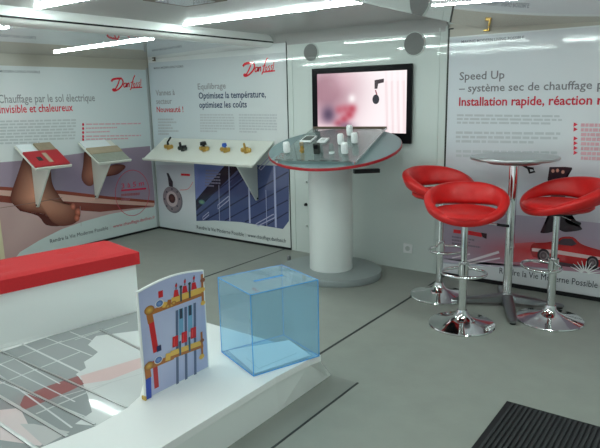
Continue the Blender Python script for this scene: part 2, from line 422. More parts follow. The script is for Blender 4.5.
# farther foot
P.poly(crom(pl((84, 152), (83, 165), (81.5, 178), (86, 185), (92, 185.5), (98, 178), (110, 176), (118, 174), (125, 168), (124, 165), (116, 164), (106, 166), (100, 152)), 4), pc(92, 50, 44), LW(98, 170), pc(196, 136, 114))
# white wave
P.poly(pl((12, 262), (20, 252), (40, 240), (62, 229), (85, 221), (110, 214), (135, 209.5), (154.5, 207), (158, 226.5), (100, 240), (50, 252)), pc(184, 206, 206))
P.L += 1
P.build('picture', M_ink, t, 'photo of bare feet on a wooden ledge over violet carpet')
P = Print(PL, (1, 0, 0)); P.L = 20
def tl(s, a, b, h, col, **k):
    (u0, v0), (u1, v1) = LW(*a), LW(*b); P.text(s, u0, u1, (v0+v1)/2, (v0+v1)/2, h, col, **k)
P.text('MAKING MODERN LIVING POSSIBLE', 2.74, LW(40, 72.5)[0], LW(30, 73)[1], LW(30, 73)[1], .022, pc(120, 130, 138))
P.cut('motto', t)
P.text('Chauffage par le sol électrique', 2.83, LW(95, 101)[0], LW(50, 102)[1], LW(50, 102)[1], .075, GREY)
P.cut('title', t); P.text('Invisible et chaleureux', 2.83, LW(73, 111)[0], LW(40, 112)[1], LW(40, 112)[1], .075, RED)
P.cut('headline', t)
P.para(LW(0, 120), LW(76, 118.5), LW(0, 145), LW(75, 143), 8, TXT, 3)
P.cut('text_block', t)
for i, y in enumerate((124.5, 128.5, 132.5, 136.5, 139.5)):
    a = LW(83, y); P.disc(a[0], a[1], .012, .016, RED, 10)
    P.para(LW(86, y-1.4), LW((141, 117, 110, 141, 128)[i], y-2.2), LW(86, y+1.2), LW((141, 117, 110, 141, 128)[i], y+.4), 1, pc(192, 160, 168), 20+i, fill=.5, short=1)
P.cut('bullet_list', t)
c = LW(132.6, 193); P.ring(c[0], c[1], .235, .26, .007, pc(182, 74, 92))
a, b = LW(121.5, 188.5), LW(144, 185.5); P.text('3 à 5 m', a[0], b[0], a[1], b[1]+.004, .055, pc(186, 66, 92))
P.stroke([LW(121, 190.5), LW(146, 188.5)], .02, pc(190, 44, 76))
P.para(LW(121, 193), LW(140, 191.5), LW(121, 202), LW(138, 201), 2, pc(150, 90, 100), 31)
P.cut('round_stamp', t)
P.stroke(pl((0, 208), (38, 202), (62, 197.5)), .005, pc(120, 100, 96)); P.stroke(pl((80, 206), (81, 226)), .004, pc(150, 140, 140))
P.cut('hairline', t)
a, b = LW(50, 243), LW(108, 229.3); P.text('Rendre la Vie Moderne Possible', a[0], b[0], a[1], b[1], .040, pc(36, 42, 54), bold=0.)
P.cut('slogan', t); P.stroke([LW(110.5, 225), LW(110.7, 231)], .004, TXT)
a, b = LW(113, 228), LW(155, 218.2); P.cut('divider', t); P.text('www.chauffage.danfoss.fr', a[0], b[0], a[1], b[1], .036, pc(190, 60, 80), bold=0.)
P.build('web_address', M_ink, t)
P = Print(PL, (1, 0, 0)); P.L = 22
a, b = LW(111.7, 92), LW(141.5, 77.5); logo(P, a[0], a[1]+.01, b[0], b[1]-.005, pc(200, 36, 52)); P.build('logo', M_ink, t)

# ---- middle panel
t = thing('exhibition_banner', 'valve wall panel with blue glass building photo', 'banner', (-4.5, 4.6, 0))
bm = NB(); bb(bm, (-5.475, 4.585, .022), (-3.512, 4.598, 2.02)); obj('board', bm, M_board, t, world=True)
PB = lambda u, v: (u, YB, v)
P = Print(PB, (0, -1, 0))
def pb(*a): return [BW(x, y) for x, y in a]
P.grid(-5.47, .025, -3.515, 1.915, 8, 10, lambda a, b: pc(178+8*a, 200+2*a, 204-4*a+4*b))
P.grad(pb((156, 165), (193.5, 165), (195.5, 205), (158.5, 205)), [pc(170, 186, 196), pc(176, 190, 200), pc(190, 204, 210), pc(178, 194, 202)])
P.grad(pb((158.5, 205), (195.5, 205), (196.5, 231), (160, 224)), [pc(178, 194, 202), pc(190, 204, 210), pc(182, 202, 206), pc(178, 198, 202)])
# wheel valve on the photo's left part
def disc_px(x, y, rx, ry, col, inner=None):
    a, b, c_ = BW(x, y), BW(x+rx, y), BW(x, y+ry)
    P.disc(a[0], a[1], abs(b[0]-a[0]), abs(c_[1]-a[1]), col, 30, a if inner else None, inner)
disc_px(173, 200, 9.6, 13, pc(96, 100, 108)); disc_px(172, 199, 9.2, 12.4, pc(120, 116, 124)); disc_px(172, 199, 5.6, 7.6, pc(170, 164, 168)); disc_px(172, 198.5, 3.4, 4.6, pc(56, 44, 48), pc(90, 60, 60))
for i in range(8): disc_px(172+7.4*math.cos(i*PI/4), 199+10*math.sin(i*PI/4), .8, 1, pc(70, 70, 80))
P.poly(pb((169, 186), (168, 178), (166.5, 173), (168.5, 173), (171, 178), (173, 182), (173, 187)), pc(52, 52, 60))
P.stroke(pb((181, 174.5), (190, 175)), .025, pc(196, 50, 56)); P.curve(pb((193, 182), (188, 189), (180, 190)), .006, pc(196, 90, 90))
# glass building
P.poly(pb((194, 163), (289, 166), (289, 221), (283, 229), (262, 225.5), (240, 222), (215, 220.5), (196.5, 221)), pc(66, 80, 120), BW(240, 195), pc(58, 72, 112))
P.poly(pb((194, 163), (226, 164), (196, 200)), pc(104, 124, 176), BW(200, 172), pc(92, 112, 164))
P.poly(pb((226, 164), (243, 164.5), (196.3, 211), (196, 200)), pc(34, 36, 52))
P.poly(pb((243, 165), (258, 165), (232, 186), (228, 186)), pc(48, 58, 92))
for (a, b, w) in (((196.5, 216), (262, 165), .018), ((206, 220), (288, 172), .014), ((225, 220.5), (288, 186), .012), ((245, 222), (288, 200), .012), ((196, 207), (250, 165), .012), ((265, 226), (288, 212), .012)):
    P.stroke([BW(*a), BW(*b)], w, pc(38, 44, 70))
for (a, b, w) in (((229, 165), (230, 221), .012), ((219, 185), (219.6, 221), .007), ((248.5, 166), (250, 223), .022), ((274.5, 166), (276, 227.5), .024), ((266, 190), (267, 226), .006)):
    P.stroke([BW(*a), BW(*b)], w, pc(150, 164, 196))
for q in (((218, 205), (229, 196), (229, 200), (218, 209)), ((256, 224), (274, 214), (275, 217.5), (258, 226)), ((203, 217), (209, 212), (209, 215), (203, 220)), ((259, 168), (274, 152), (274, 156), (261, 170))):
    L = pb(*q); P.stroke(L+[L[0]], .01, pc(150, 160, 190))
disc_px(202, 202, 3.2, 2.4, pc(60, 90, 110), pc(110, 160, 120))
P.para(BW(206, 169), BW(225, 170), BW(205, 187), BW(224, 188), 6, pc(110, 116, 140), 8, ragged=True)
P.build('picture', M_ink, t, 'photo of a blue glass building beside a flange valve')
P = Print(PB, (0, -1, 0)); P.L = 25
def tb(s, a, b, h, col, **k):
    (u0, v0), (u1, v1) = BW(*a), BW(*b); v = (v0+v1)/2; P.text(s, u0, u1, v, v, h, col, **k)
tb('MAKING MODERN LIVING POSSIBLE', (154, 69), (183.5, 67.5), .022, pc(110, 122, 130))
P.cut('motto', t)
tb('Vannes à', (156, 95.5), (175, 95), .062, pc(140, 150, 154)); tb('secteur', (156.5, 104), (172, 103.7), .062, pc(140, 150, 154))
P.cut('title', t); tb('Nouveauté !', (157, 112.6), (183.5, 111.6), .062, pc(186, 52, 62))
P.cut('headline', t)
P.para(BW(158, 118), BW(176, 118), BW(158.5, 135.5), BW(181, 135.5), 6, pc(164, 178, 182), 5, ragged=True)
P.cut('text_block', t)
tb('Equilibrage', (198, 89.3), (226, 88.7), .062, pc(140, 150, 154))
P.cut('title', t); tb('Optimisez la température,', (199, 98.8), (266, 97.2), .066, NAVY)
tb('optimisez les coûts', (199.5, 108), (247, 107.2), .066, NAVY)
P.cut('headline', t)
P.para(BW(200, 113.5), BW(234, 113.5), BW(200.5, 132.5), BW(235, 133), 7, pc(168, 183, 187), 6)
P.cut('text_block', t)
P.para(BW(239, 113.5), BW(277, 113.7), BW(239.5, 133), BW(277, 133.8), 7, pc(168, 183, 187), 7)
P.cut('text_block', t)
a, b = BW(197, 228.6), BW(244, 236.3); P.text('Rendre la Vie Moderne Possible', a[0], b[0], a[1], b[1], .042, pc(30, 42, 50), bold=0.)
P.cut('slogan', t); P.stroke([BW(245.5, 232), BW(245.7, 238)], .005, TXT)
a, b = BW(248, 236.8), BW(286.5, 242.8); P.cut('divider', t); P.text('www.chauffage.danfoss.fr', a[0], b[0], a[1], b[1], .040, pc(40, 56, 66), bold=0.)
P.build('web_address', M_ink, t)
P = Print(PB, (0, -1, 0)); P.L = 27
a, b = BW(243, 77), BW(275, 59); logo(P, a[0], a[1]+.005, b[0], b[1]-.01, pc(200, 40, 56)); P.build('logo', M_ink, t)

# ---- right panel
t = thing('exhibition_banner', 'speed up wall panel with red car photo', 'banner', (-.8, 4.6, 0))
bm = NB(); bb(bm, (-1.905, 4.585, .03), (.55, 4.598, 1.935)); obj('board', bm, M_board, t, world=True)
bm = NB(); bb(bm, (-1.912, 4.580, .02), (-1.90, 4.60, 2.0)); bb(bm, (-1.912, 4.582, 1.99), (-1.87, 4.60, 2.0)); obj('frame', bm, M_dark, t, world=True)
P = Print(PB, (0, -1, 0))
P.grid(-1.898, .032, .54, 1.925, 10, 10, lambda a, b: pc(188+8*a, 206, 212-4*a) if b > .55 else pc(160+40*b+10*a, 172+40*b, 186+26*b))
fl0 = BW(445, 228); v0 = .14
P.grid(-1.898, v0, .54, .58, 24, 8, lambda a, b: pc(*[(150, 146, 164)[k]*(1-w)+(196, 70, 82)[k]*w for k in range(3)]) if (w := .75*math.exp(-((a-.30)/.16)**2-((b-.28-.15*a)/.24)**2)) is not None else None)
P.grad([BW(440, 262), BW(545, 268), BW(600, 285), BW(440, 258)], [pc(176, 176, 192)]*4)
# light streaks and motion blur behind the car
for a, b, w in (((466, 262), (499, 252), .02), ((458, 266), (500, 258), .012), ((512, 258), (540, 262), .02), ((452, 258), (470, 254), .01)):
    P.stroke([BW(*a), BW(*b)], w, pc(206, 206, 214))
P.poly(pb((505, 244), (535, 242), (535, 262), (508, 262)), pc(190, 88, 96), BW(530, 252), pc(186, 40, 48))
# standing person's legs and shoes
P.poly(crom(pb((549.5, 167), (572, 167.5), (567, 174), (566, 182), (565, 205), (566, 222), (580, 227), (581, 230), (566, 232), (560, 230), (556, 226), (552, 232), (541, 233), (542, 229), (548, 220), (550, 205), (551, 188), (547.5, 180)), 3), pc(44, 36, 44), BW(557, 195), pc(52, 42, 50))
for x, y in ((553, 171), (557.5, 170.5), (563, 172)): disc_px(x, y, 1.7, 1.9, pc(150, 110, 100), pc(190, 150, 136))
# red car
car = crom(pb((530, 250), (533, 243.5), (545, 242.5), (556, 240.5), (562, 237), (573, 237), (580, 243), (588, 246.5), (600, 250), (611, 254), (613, 262), (612, 266), (600, 267), (560, 263), (533, 257)), 3)
P.poly(car, pc(150, 24, 30), BW(570, 250), pc(200, 44, 48))
P.poly(pb((557, 242.5), (563, 238.5), (572, 238.5), (577, 244), (572, 246), (558, 244.5)), pc(60, 44, 56))
P.poly(pb((532, 248), (560, 250.5), (590, 255.5), (612, 259), (612, 261), (590, 259), (560, 254.5), (532, 251)), pc(216, 190, 192))
P.poly(pb((538, 260), (560, 262), (600, 268), (612, 268), (600, 270), (560, 266), (538, 262.5)), pc(70, 50, 60))
for x, y in ((543.5, 255.5), (592.5, 262.8)):
    disc_px(x, y, 6.4, 6.8, pc(40, 36, 42)); disc_px(x, y, 4.2, 4.6, pc(120, 110, 116)); disc_px(x, y, 3, 3.2, pc(60, 54, 60), pc(130, 120, 126))
# red caption with dark toy shape, lower left
P.stroke([BW(453.5, 231), BW(461, 232)], .03, pc(200, 40, 52)); P.stroke([BW(468, 232.5), BW(482, 235)], .035, pc(196, 30, 44))
P.poly(pb((481, 232.5), (487, 233.5), (486.5, 239), (482.5, 237)), pc(56, 40, 46))
P.para(BW(452, 235), BW(482, 240), BW(452, 248), BW(481, 252), 4, pc(120, 112, 128), 9, ragged=True)
# white foot of the panel, its wave and spray
P.poly([(-1.898, .032)]+[BW(440, 263), BW(480, 266), BW(530, 268), BW(570, 271), BW(610, 275)]+[(.54, .20), (.54, .032)], pc(192, 206, 210))
for i in range(9):
    q = math.radians(20+i*17); c = BW(585, 274); P.stroke([(c[0]+.02*math.cos(q), c[1]+.02*math.sin(q)), (c[0]+.11*math.cos(q), c[1]+.10*math.sin(q))], .012, pc(226, 234, 236), .003)
P.build('picture', M_ink, t, 'photo of a red car and dark trouser legs')
P = Print(PB, (0, -1, 0)); P.L = 32
tb('MAKING MODERN LIVING POSSIBLE', (461.5, 43), (524, 39.3), .022, pc(110, 120, 130))
P.cut('motto', t)
tb('Speed Up', (459.5, 80), (504.5, 78.6), .060, pc(112, 118, 122))
ue = -.36
P.cut('title', t); a = BW(459, 92); b = BW(592, 90); P.text('– système sec de chauffage', a[0], b[0], a[1], a[1], .058, pc(112, 118, 122))
P.text('par le sol', BW(597, 90)[0], BW(597, 90)[0]+.34, a[1], a[1], .058, pc(112, 118, 122))
P.cut('subtitle', t); a = BW(459, 105.7); b = BW(592, 105); P.text('Installation rapide, réaction', a[0], b[0], a[1], a[1], .064, pc(172, 40, 58), bold=.022)
P.text('rapide', BW(597, 105)[0], BW(597, 105)[0]+.25, a[1], a[1], .064, pc(172, 40, 58), bold=.022)
P.cut('headline', t)
P.para(BW(457, 113.5), BW(562, 114.5), BW(457, 124.5), BW(562, 125.5), 3, pc(168, 183, 187), 11, short=.9)
P.cut('text_block', t)
P.para(BW(456, 130.5), BW(560.5, 131.5), BW(456, 143.5), BW(560, 145), 3, pc(168, 183, 187), 12, short=.78)
P.cut('text_block', t)
P.para(BW(456, 149), BW(560, 150.5), BW(456, 158), BW(560, 160), 2, pc(168, 183, 187), 13, short=.9)
P.cut('text_block', t)
for i, y in enumerate((124.5, 129.3, 138.5, 143.2, 148, 152.7)):
    a = BW(575.5, y); P.poly([(a[0]-.012, a[1]+.016), (a[0]-.012, a[1]-.016), (a[0]+.016, a[1])], RED)
for i, y in enumerate((124.5, 129.3, 134, 138.5, 143.2, 148, 152.7, 157.5)):
    a = BW(581, y); P.para((a[0], a[1]+.014), (a[0]+.34, a[1]+.014), (a[0], a[1]-.018), (a[0]+.34, a[1]-.018), 1, pc(192, 156, 164), 50+i, fill=.7, short=(1, .9, .7, 1, .95, .8, 1, .5)[i])
P.cut('bullet_list', t)
a, b = BW(499.5, 273.2), BW(597.5, 288); P.text('Rendre la Vie Moderne Possible', a[0], b[0], a[1], b[1], .050, pc(36, 42, 54), bold=0.)
P.cut('slogan', t); a = BW(606, 289); P.text('www.chauffage.danfoss.fr', a[0], a[0]+.6, a[1], a[1], .040, pc(196, 80, 96))
P.build('web_address', M_ink, t)

# small brackets at the top corners of the panels
for lab, x, z, m in (('dark corner bracket where the two left wall panels meet', BW(153.5, 60)[0]+.03, 1.935, M_brown), ('brass corner bracket above the speed up panel', BW(488, 25)[0], 1.96, M_brass)):
    t = thing('corner_bracket', lab, 'bracket', (x, 4.575, z))
    bm = NB(); bb(bm, (-.025, -.014, -.006), (.010, .008, .006), .002); obj('plate', bm, m, t)
    bm = NB(); cyl(bm, (.012, -.008, -.006), (.012, -.008, .018), .008); obj('knob', bm, m, t, True)

# ================================================================== TELEVISION AND WALL FITTINGS
YT = 4.545
def TW(px, py): p = hit(px, py, 1, YT); return (p.x, p.z)
x0 = TW(311.8, 70)[0]; x1 = TW(411.8, 63)[0]; z1 = TW(413, 63.2)[1]; z0 = TW(411.5, 144)[1]
t = thing('television', 'wide black television on the white bulkhead showing a pink picture', 'television', ((x0+x1)/2, 4.588, z0))
sx0, sx1, sz0, sz1 = TW(316.6, 75)[0], TW(407, 69.7)[0], TW(405, 133.5)[1], TW(407, 69.8)[1]
bm = NB(); bb(bm, (x0, YT+.012, z0), (x1, 4.575, z1), .005); obj('casing', bm, M_black, t, world=True)
bm = NB()
for lo, hi in (((x0, z0), (x1, sz0)), ((x0, sz1), (x1, z1)), ((x0, sz0), (sx0, sz1)), ((sx1, sz0), (x1, sz1))):
    bb(bm, (lo[0], YT, lo[1]), (hi[0], YT+.014, hi[1]))
obj('bezel', bm, M_blackgloss, t, world=True)
bm = NB(); bb(bm, (x0+.3, 4.57, z0+.2), (x1-.3, 4.589, z1-.2)); obj('wall_mount', bm, M_black, t, world=True)
def scr(a, b):
    def g(cx, cy, sx, sy): return math.exp(-((a-cx)/sx)**2-((b-cy)/sy)**2)
    def mix(c, d, w): return [c[k]*(1-w)+d[k]*w for k in range(3)]
    c = [254, 243, 245]
    c = mix(c, (166, 122, 136), min(1, 1.15*g(.12, .72, .34, .5)))
    c = mix(c, (206, 160, 176), .55*g(.15, .25, .25, .2))
    c = mix(c, (232, 196, 205), .5*g(.33, .9, .14, .22))
    c = mix(c, (66, 46, 78), .9*g(.13, .30, .085, .15))
    for x, y, r, w in ((.41, .40, .05, .8), (.38, .30, .05, .8), (.32, .22, .05, .75), (.25, .14, .05, .7), (.33, .40, .05, .5), (.26, .38, .05, .5)): c = mix(c, (176, 40, 62), w*g(x, y, r, r*1.5))
    c = mix(c, (84, 50, 84), .7*g(.33, .10, .10, .07)); c = mix(c, (255, 250, 250), .9*g(.41, .57, .04, .07))
    c = mix(c, (248, 214, 216), .8*g(.12, .05, .2, .07))
    for k, x in enumerate((.78, .84, .90, .96)):
        c = mix(c, (226, 196, 200), .55*math.exp(-((a-x-.02*(1-b))/.012)**2)*(1 if b < .85 else .3))
    return (lin(c[0]), lin(c[1]), lin(c[2]), 1)
P = Print(lambda u, v: (u, YT+.008, v), (0, -1, 0)); P.grid(sx0, sz0, sx1, sz1, 64, 40, scr)
def sq(a, b): return (sx0+(sx1-sx0)*a, sz0+(sz1-sz0)*b)
DK = (lin(52), lin(36), lin(44), 1)
P.poly([sq(.66, .86), (sq(.76, .88)), sq(.76, .82), sq(.70, .80), sq(.69, .72), sq(.66, .72)], DK); P.stroke([sq(.67, .70), sq(.69, .60)], .012, (lin(150), lin(90), lin(100), 1))
c = sq(.675, .55); P.disc(c[0], c[1], .033, .04, (lin(30), lin(28), lin(40), 1))
P.build('screen', M_screen, t)
for lab, px, py, r in (('round grey speaker in the bulkhead above the left of the television', 311, 52.5, .078), ('larger round grey speaker above the right corner of the television', 414.5, 43.8, .092)):
    a = BW(px, py); t = thing('wall_speaker', lab, 'speaker', (a[0], 4.588, a[1]))
    bm = NB(); cyl(bm, (0, 0, 0), (0, -.010, 0), r*1.06, r*1.02, 40); obj('rim', bm, M_wall, t, True)
    bm = NB(); cyl(bm, (0, -.008, 0), (0, -.014, 0), r*.96, r*.95, 40); obj('grille', bm, M_grill, t)
a = BW(408, 248.3); t = thing('power_outlet', 'white power outlet low on the bulkhead', 'outlet', (a[0], 4.588, a[1]))
bm = NB(); bb(bm, (-.042, -.012, -.042), (.042, 0, .042), .004); obj('cover_plate', bm, M_plastic, t)
bm = NB(); cyl(bm, (0, -.011, 0), (0, -.0135, 0), .022, seg=24); obj('socket', bm, M_gusset, t)
for lab, px, py, r in (('black knob on the bulkhead behind the white column', 306, 204.5, .016), ('small grey catch above the black knob on the bulkhead', 306.5, 182, .009), ('small grey catch below the black knob on the bulkhead', 307, 226, .009)):
    a = BW(px, py); bm = NB(); cyl(bm, (0, 0, 0), (0, -.02, 0), r, r*.8); o = obj('wall_latch' if r > .01 else 'wall_catch', bm, M_black if r > .01 else M_gusset, None, True)
    o.location = (a[0], 4.588, a[1]); tag(o, lab, 'latch' if r > .01 else 'catch')

# ================================================================== WALL SHELVES
SL = math.atan2(.205, .325)
def slope_frame(o, out):           # local x down the slope, y along the wall, z off the plate
    out = Vector(out); ex = out*math.cos(SL)-Vector((0, 0, math.sin(SL))); ez = out*math.sin(SL)+Vector((0, 0, math.cos(SL)))
    return frame(o, ex, ez.cross(ex), ez)
def wall_shelf(label, o, out, length, depth, gy, gz):
    Mx = slope_frame(o, out)
    t = thing('wall_shelf', label, 'wall shelf', M=Mx)
    bm = NB(); bb(bm, (.004, -length/2, -.012), (depth, length/2, 0)); obj('plate', bm, M_shelf, t)
    bm = NB(); bb(bm, (depth-.008, -length/2, -.012), (depth+.006, length/2, .012)); obj('front_lip', bm, M_shelf, t)
    R = Matrix.Rotation(SL, 3, 'Y')
    # triangular bracket down to the wall, in the plate's own frame
    w2l = Mx.inverted(); out = Vector(out); O = Vector(o); along = Mx.to_3x3() @ Vector((0, 1, 0))
    def pt(d, z): return w2l @ (O+along*gy+out*d+Vector((0, 0, z-o[2])))
    a = math.tan(SL)
    poly = [pt(.003, o[2]-.018), pt(.31, o[2]-.018-.31*a), pt(.028, gz), pt(.003, gz)]
    bm = NB(); prism(bm, [p-Vector((0, .009, 0)) for p in poly], (0, .018, 0)); g = obj('bracket', bm, M_gusset if abs(out.y) > .5 else M_shelf, t)
    c = pt(.016, gz+.02); bm = NB(); cyl(bm, c-Vector((0, .013, 0)), c+Vector((0, .013, 0)), .009); obj('bolt', bm, M_black, g)
    return Mx
ML1 = wall_shelf('left small sloping shelf holding red floor sample', (XL+.002, 3.11, 1.108), (1, 0, 0), .37, .385, -.03, .50)
ML2 = wall_shelf('second small sloping shelf holding grey and tan samples', (XL+.002, 3.80, 1.092), (1, 0, 0), .40, .385, -.05, .49)
MM = wall_shelf('long sloping white shelf carrying five valves', (-4.48, YB-.002, 1.083), (0, -1, 0), 1.59, .40, .56, .475)
def slab(name, label, cat, Mx, lo, hi, m, group=None, bev=.002):
    c = Vector(((lo[0]+hi[0])/2, (lo[1]+hi[1])/2, lo[2]))
    bm = NB(); bb(bm, (lo[0]-c.x, lo[1]-c.y, 0), (hi[0]-c.x, hi[1]-c.y, hi[2]-lo[2]), bev)
    o = obj(name, bm, m); o.matrix_basis = Mx @ Matrix.Translation(c); tag(o, label, cat, group); return o
G = 'flooring samples on the small shelves'
r = slab('floor_sample', 'red floor sample with dark square and beige strip', 'floor sample', ML1, (.135, -.175, .001), (.37, .175, .022), M_redge, G)
Mr = r
bm = NB(); bb(bm, (-.02, -.10, .0205), (.04, -.055, .0235)); obj('label_square', bm, M_dark, r)
bm = NB(); bb(bm, (-.075, -.015, .0205), (.075, .03, .0228)); obj('beige_strip', bm, M_tan, r)
slab('floor_sample', 'tan board sample behind the red one', 'floor sample', ML1, (.005, .0, .001), (.13, .175, .018), M_brown_sample, G)
slab('sample_card', 'white card beside the tan board on the left shelf', 'card', ML1, (.008, -.175, .001), (.13, -.02, .014), M_paper, G)
slab('floor_sample', 'white board at the top of the second small shelf', 'floor sample', ML2, (.005, -.19, .001), (.13, .12, .016), M_paper, G)
slab('floor_sample', 'tan board across the middle of the second shelf', 'floor sample', ML2, (.132, -.19, .001), (.235, .19, .020), M_tan, G)
slab('floor_sample', 'grey green board along the front of the second shelf', 'floor sample', ML2, (.237, -.19, .001), (.37, .19, .014), M_gray_sample, G)
# five valves; local plate coordinates: x down, y along (+y = towards the right end)
def valve(label, y, x, kind):
    Mx = MM @ Matrix.Translation((x, y, 0)) @ Matrix.Rotation(-SL*.7, 4, 'Y')
    t = thing('valve', label, 'valve', M=Mx, group='valves on the long sloping shelf')
    body = M_dark if kind == 1 else M_brass
    bm = NB(); cyl(bm, (0, 0, .0), (0, 0, .05), .022, .02); cyl(bm, (0, -.045, .03), (0, .045, .03), .019); cyl(bm, (0, -.052, .03), (0, -.03, .03), .024, seg=6); cyl(bm, (0, .03, .03), (0, .052, .03), .024, seg=6)
    obj('body', bm, body, t, True)
    bm = NB()
    if kind == 0: cyl(bm, (0, 0, .045), (0, 0, .075), .011); box(bm, (0, .03, .105), (.014, .09, .014), Matrix.Rotation(.7, 3, 'X')); m = M_black
    elif kind == 1: cyl(bm, (0, .025, .04), (0, .025, .06), .03); cyl(bm, (0, -.025, .04), (0, -.025, .095), .016, .012); m = M_black
    elif kind == 2: cyl(bm, (0, 0, .045), (0, 0, .07), .014); cyl(bm, (0, 0, .068), (0, 0, .10), .036, .03); m = M_black
    elif kind == 3: cyl(bm, (0, 0, .045), (0, 0, .065), .012); cyl(bm, (0, 0, .062), (0, 0, .092), .026, .022); m = M_blueplastic
    else: cyl(bm, (0, -.01, .045), (0, -.012, .10), .013, .010); cyl(bm, (0, .02, .045), (0, .02, .06), .014); m = M_brass
    obj('handle', bm, m, t, True)
    return t
def on_plate(px, py):
    d = ray(px, py); n_ = MM.to_3x3() @ Vector((0, 0, 1)); q = CAM+d*((MM.translation-CAM).dot(n_)/d.dot(n_)); return MM.inverted() @ q
for lab, px_, k in (('brass valve with raised black lever, at the shelf\'s left end', (169, 149.2), 0), ('all black valve next to the lever valve', (183, 151), 1), ('brass valve with wide black cap, middle of the row', (204.5, 151.2), 2), ('brass valve with blue knob', (225.5, 152.2), 3), ('plain all brass valve at the row\'s right end', (246.3, 153), 4)):
    q = on_plate(*px_); valve(lab, q.y, q.x, k)

# ================================================================== INFORMATION PEDESTAL
pc0 = Vector((-2.722, 4.125, 0))
t = thing('pedestal_table', 'round grey tilted table with red rim on thick white column', 'table', pc0)
bm = NB(); lathe(bm, [(0, 0), (.44, 0), (.445, .01), (.445, .05), (.44, .058), (0, .058)], seg=64)
bmesh.ops.scale(bm, vec=(1.0, .86, 1), verts=bm.verts); obj('base', bm, M_base, t, True)
bm = NB(); lathe(bm, [(0, .055), (.185, .055), (.185, 1.055), (0, 1.055)], seg=48); obj('column', bm, M_column, t, True)
tt, ta = .2179, .2420
tn = Vector((math.sin(tt)*math.sin(ta), -math.sin(tt)*math.cos(ta), math.cos(tt))); ex = Vector((math.cos(ta), math.sin(ta), 0)); ey = tn.cross(ex)
TT = frame((-2.585, 3.982, 1.112), ex, ey, tn) @ Matrix.Scale(.955, 4)          # frame of the tilted top
R_T = .552
Mi = Matrix.Translation(pc0).inverted() @ TT
def tilted(bm): bmesh.ops.transform(bm, matrix=Mi, verts=bm.verts); return bm
bm = NB(); lathe(bm, [(0, -.032), (R_T-.004, -.022), (R_T, -.019), (R_T, 0), (0, 0)], seg=72); obj('tabletop', tilted(bm), M_table, t, True)
bm = NB(); lathe(bm, [(R_T-.006, -.024), (R_T+.003, -.024), (R_T+.004, -.021), (R_T+.004, -.004), (R_T+.001, -.002), (R_T-.006, -.003)], seg=72); obj('edge_band', tilted(bm), M_redge, t, True)
ca = (-.15*math.cos(ta)+.138*math.sin(ta))/.955; cb = (.15*math.sin(ta)+.138*math.cos(ta))/.955/math.cos(tt)
bm = NB(); lathe(bm, [(0, -.085), (.183, -.085), (.186, -.022), (0, -.022)], (ca, cb, 0), 40); obj('mounting_collar', tilted(bm), M_column, t, True)
bm = NB(); a = tab = None
p0 = hit(354, 170.5, 1, 3.86); p1 = hit(379, 171.5, 1, 4.0)
box(bm, ((p0+p1)/2), ((p1-p0).length, .05, .03), Matrix.Rotation(math.atan2((p1-p0).y, (p1-p0).x), 3, 'Z')); obj('under_bracket', bm, M_black, t, world=True)
# clear sheet with feet, and the devices on it
sheet = thing('acrylic_sheet', 'clear rectangular sheet raised above the tilted table', 'display sheet', M=TT)
bm = NB(); bb(bm, (-.36, -.47, .022), (.33, .47, .030)); obj('pane', bm, M_acr, sheet)
for i, (x, y) in enumerate(((-.33, -.44), (.30, -.44), (-.33, .44), (.30, .44))):
    bm = NB(); cyl(bm, (x, y, 0), (x, y, .022), .012); obj('standoff', bm, M_chrome, sheet)
for i in range(7):
    bm = NB(); bb(bm, (-.34+i*.095, -.468, .0300), (-.285+i*.095, -.45, .0315)); obj('caption', bm, M_dark, sheet)
bm = NB(); bb(bm, (.322, -.47, .020), (.331, .455, .0312)); obj('edge_rail', bm, M_greymetal, sheet)
bm = NB(); bb(bm, (-.36, .455, .018), (.33, .470, .040)); obj('rear_rail', bm, M_brown, sheet)
def dev(name, label, cat, x, y, group=None, rz=0, up=0):
    Mx = TT @ Matrix.Translation((x, y, .0302)) @ Matrix.Rotation(rz, 4, 'Z') @ Matrix.Rotation(up, 4, 'X')
    return thing(name, label, cat, M=Mx, group=group)
for lab, x, y, s in (('larger white framed thermostat with dark screen', -.262, .085, .052), ('smaller white framed thermostat beside the larger one', -.115, .05, .038)):
    d = dev('thermostat', lab, 'thermostat', x, y, 'wall thermostats on the clear sheet')
    bm = NB(); bb(bm, (-s, -s*1.5, 0), (s, s*1.5, .014), .003); obj('housing', bm, M_plastic, d)
    bm = NB(); k_ = .78 if s > .05 else .5; bb(bm, (-s*k_, -s*k_*1.5, .012), (s*k_, s*k_*1.5, .0155)); obj('display', bm, M_dark if s > .05 else M_gusset, d)
def knob_mesh():
    b1 = NB(); lathe(b1, [(0, .012), (.026, .012), (.029, .03), (.027, .082), (.022, .094), (0, .096)], seg=24)
    b2 = NB(); lathe(b2, [(0, 0), (.020, 0), (.022, .013), (0, .013)], seg=20); return b1, b2
proto = None
for lab, x, y in (('white radiator knob alone at the sheet\'s left corner', -.30, -.30), ('white radiator knob left in the group of four', .08, -.06), ('white radiator knob farthest back in the group', .075, .20), ('white radiator knob right in the group of four', .185, -.02), ('white radiator knob standing in front of the group', .19, -.30)):
    Mx = TT @ Matrix.Translation((x, y, .0302))
    if proto is None:
        proto = thing('thermostatic_head', lab, 'thermostatic head', M=Mx, group='white radiator knobs on the clear sheet')
        b1, b2 = knob_mesh(); obj('dial', b1, M_plastic, proto, True); obj('collar', b2, M_chrome, proto, True)
    else:
        c = copy_tree(proto); c.matrix_basis = Mx; c['label'] = lab
d = dev('radiator_valve', 'small brownish brass valve on the clear sheet', 'valve', -.18, -.27)
bm = NB(); cyl(bm, (0, 0, 0), (0, 0, .06), .014); cyl(bm, (0, -.03, .025), (0, .02, .025), .012); obj('body', bm, M_brass, d, True)
bm = NB(); cyl(bm, (0, 0, .06), (0, 0, .085), .017); obj('cap', bm, M_brown_sample, d, True)
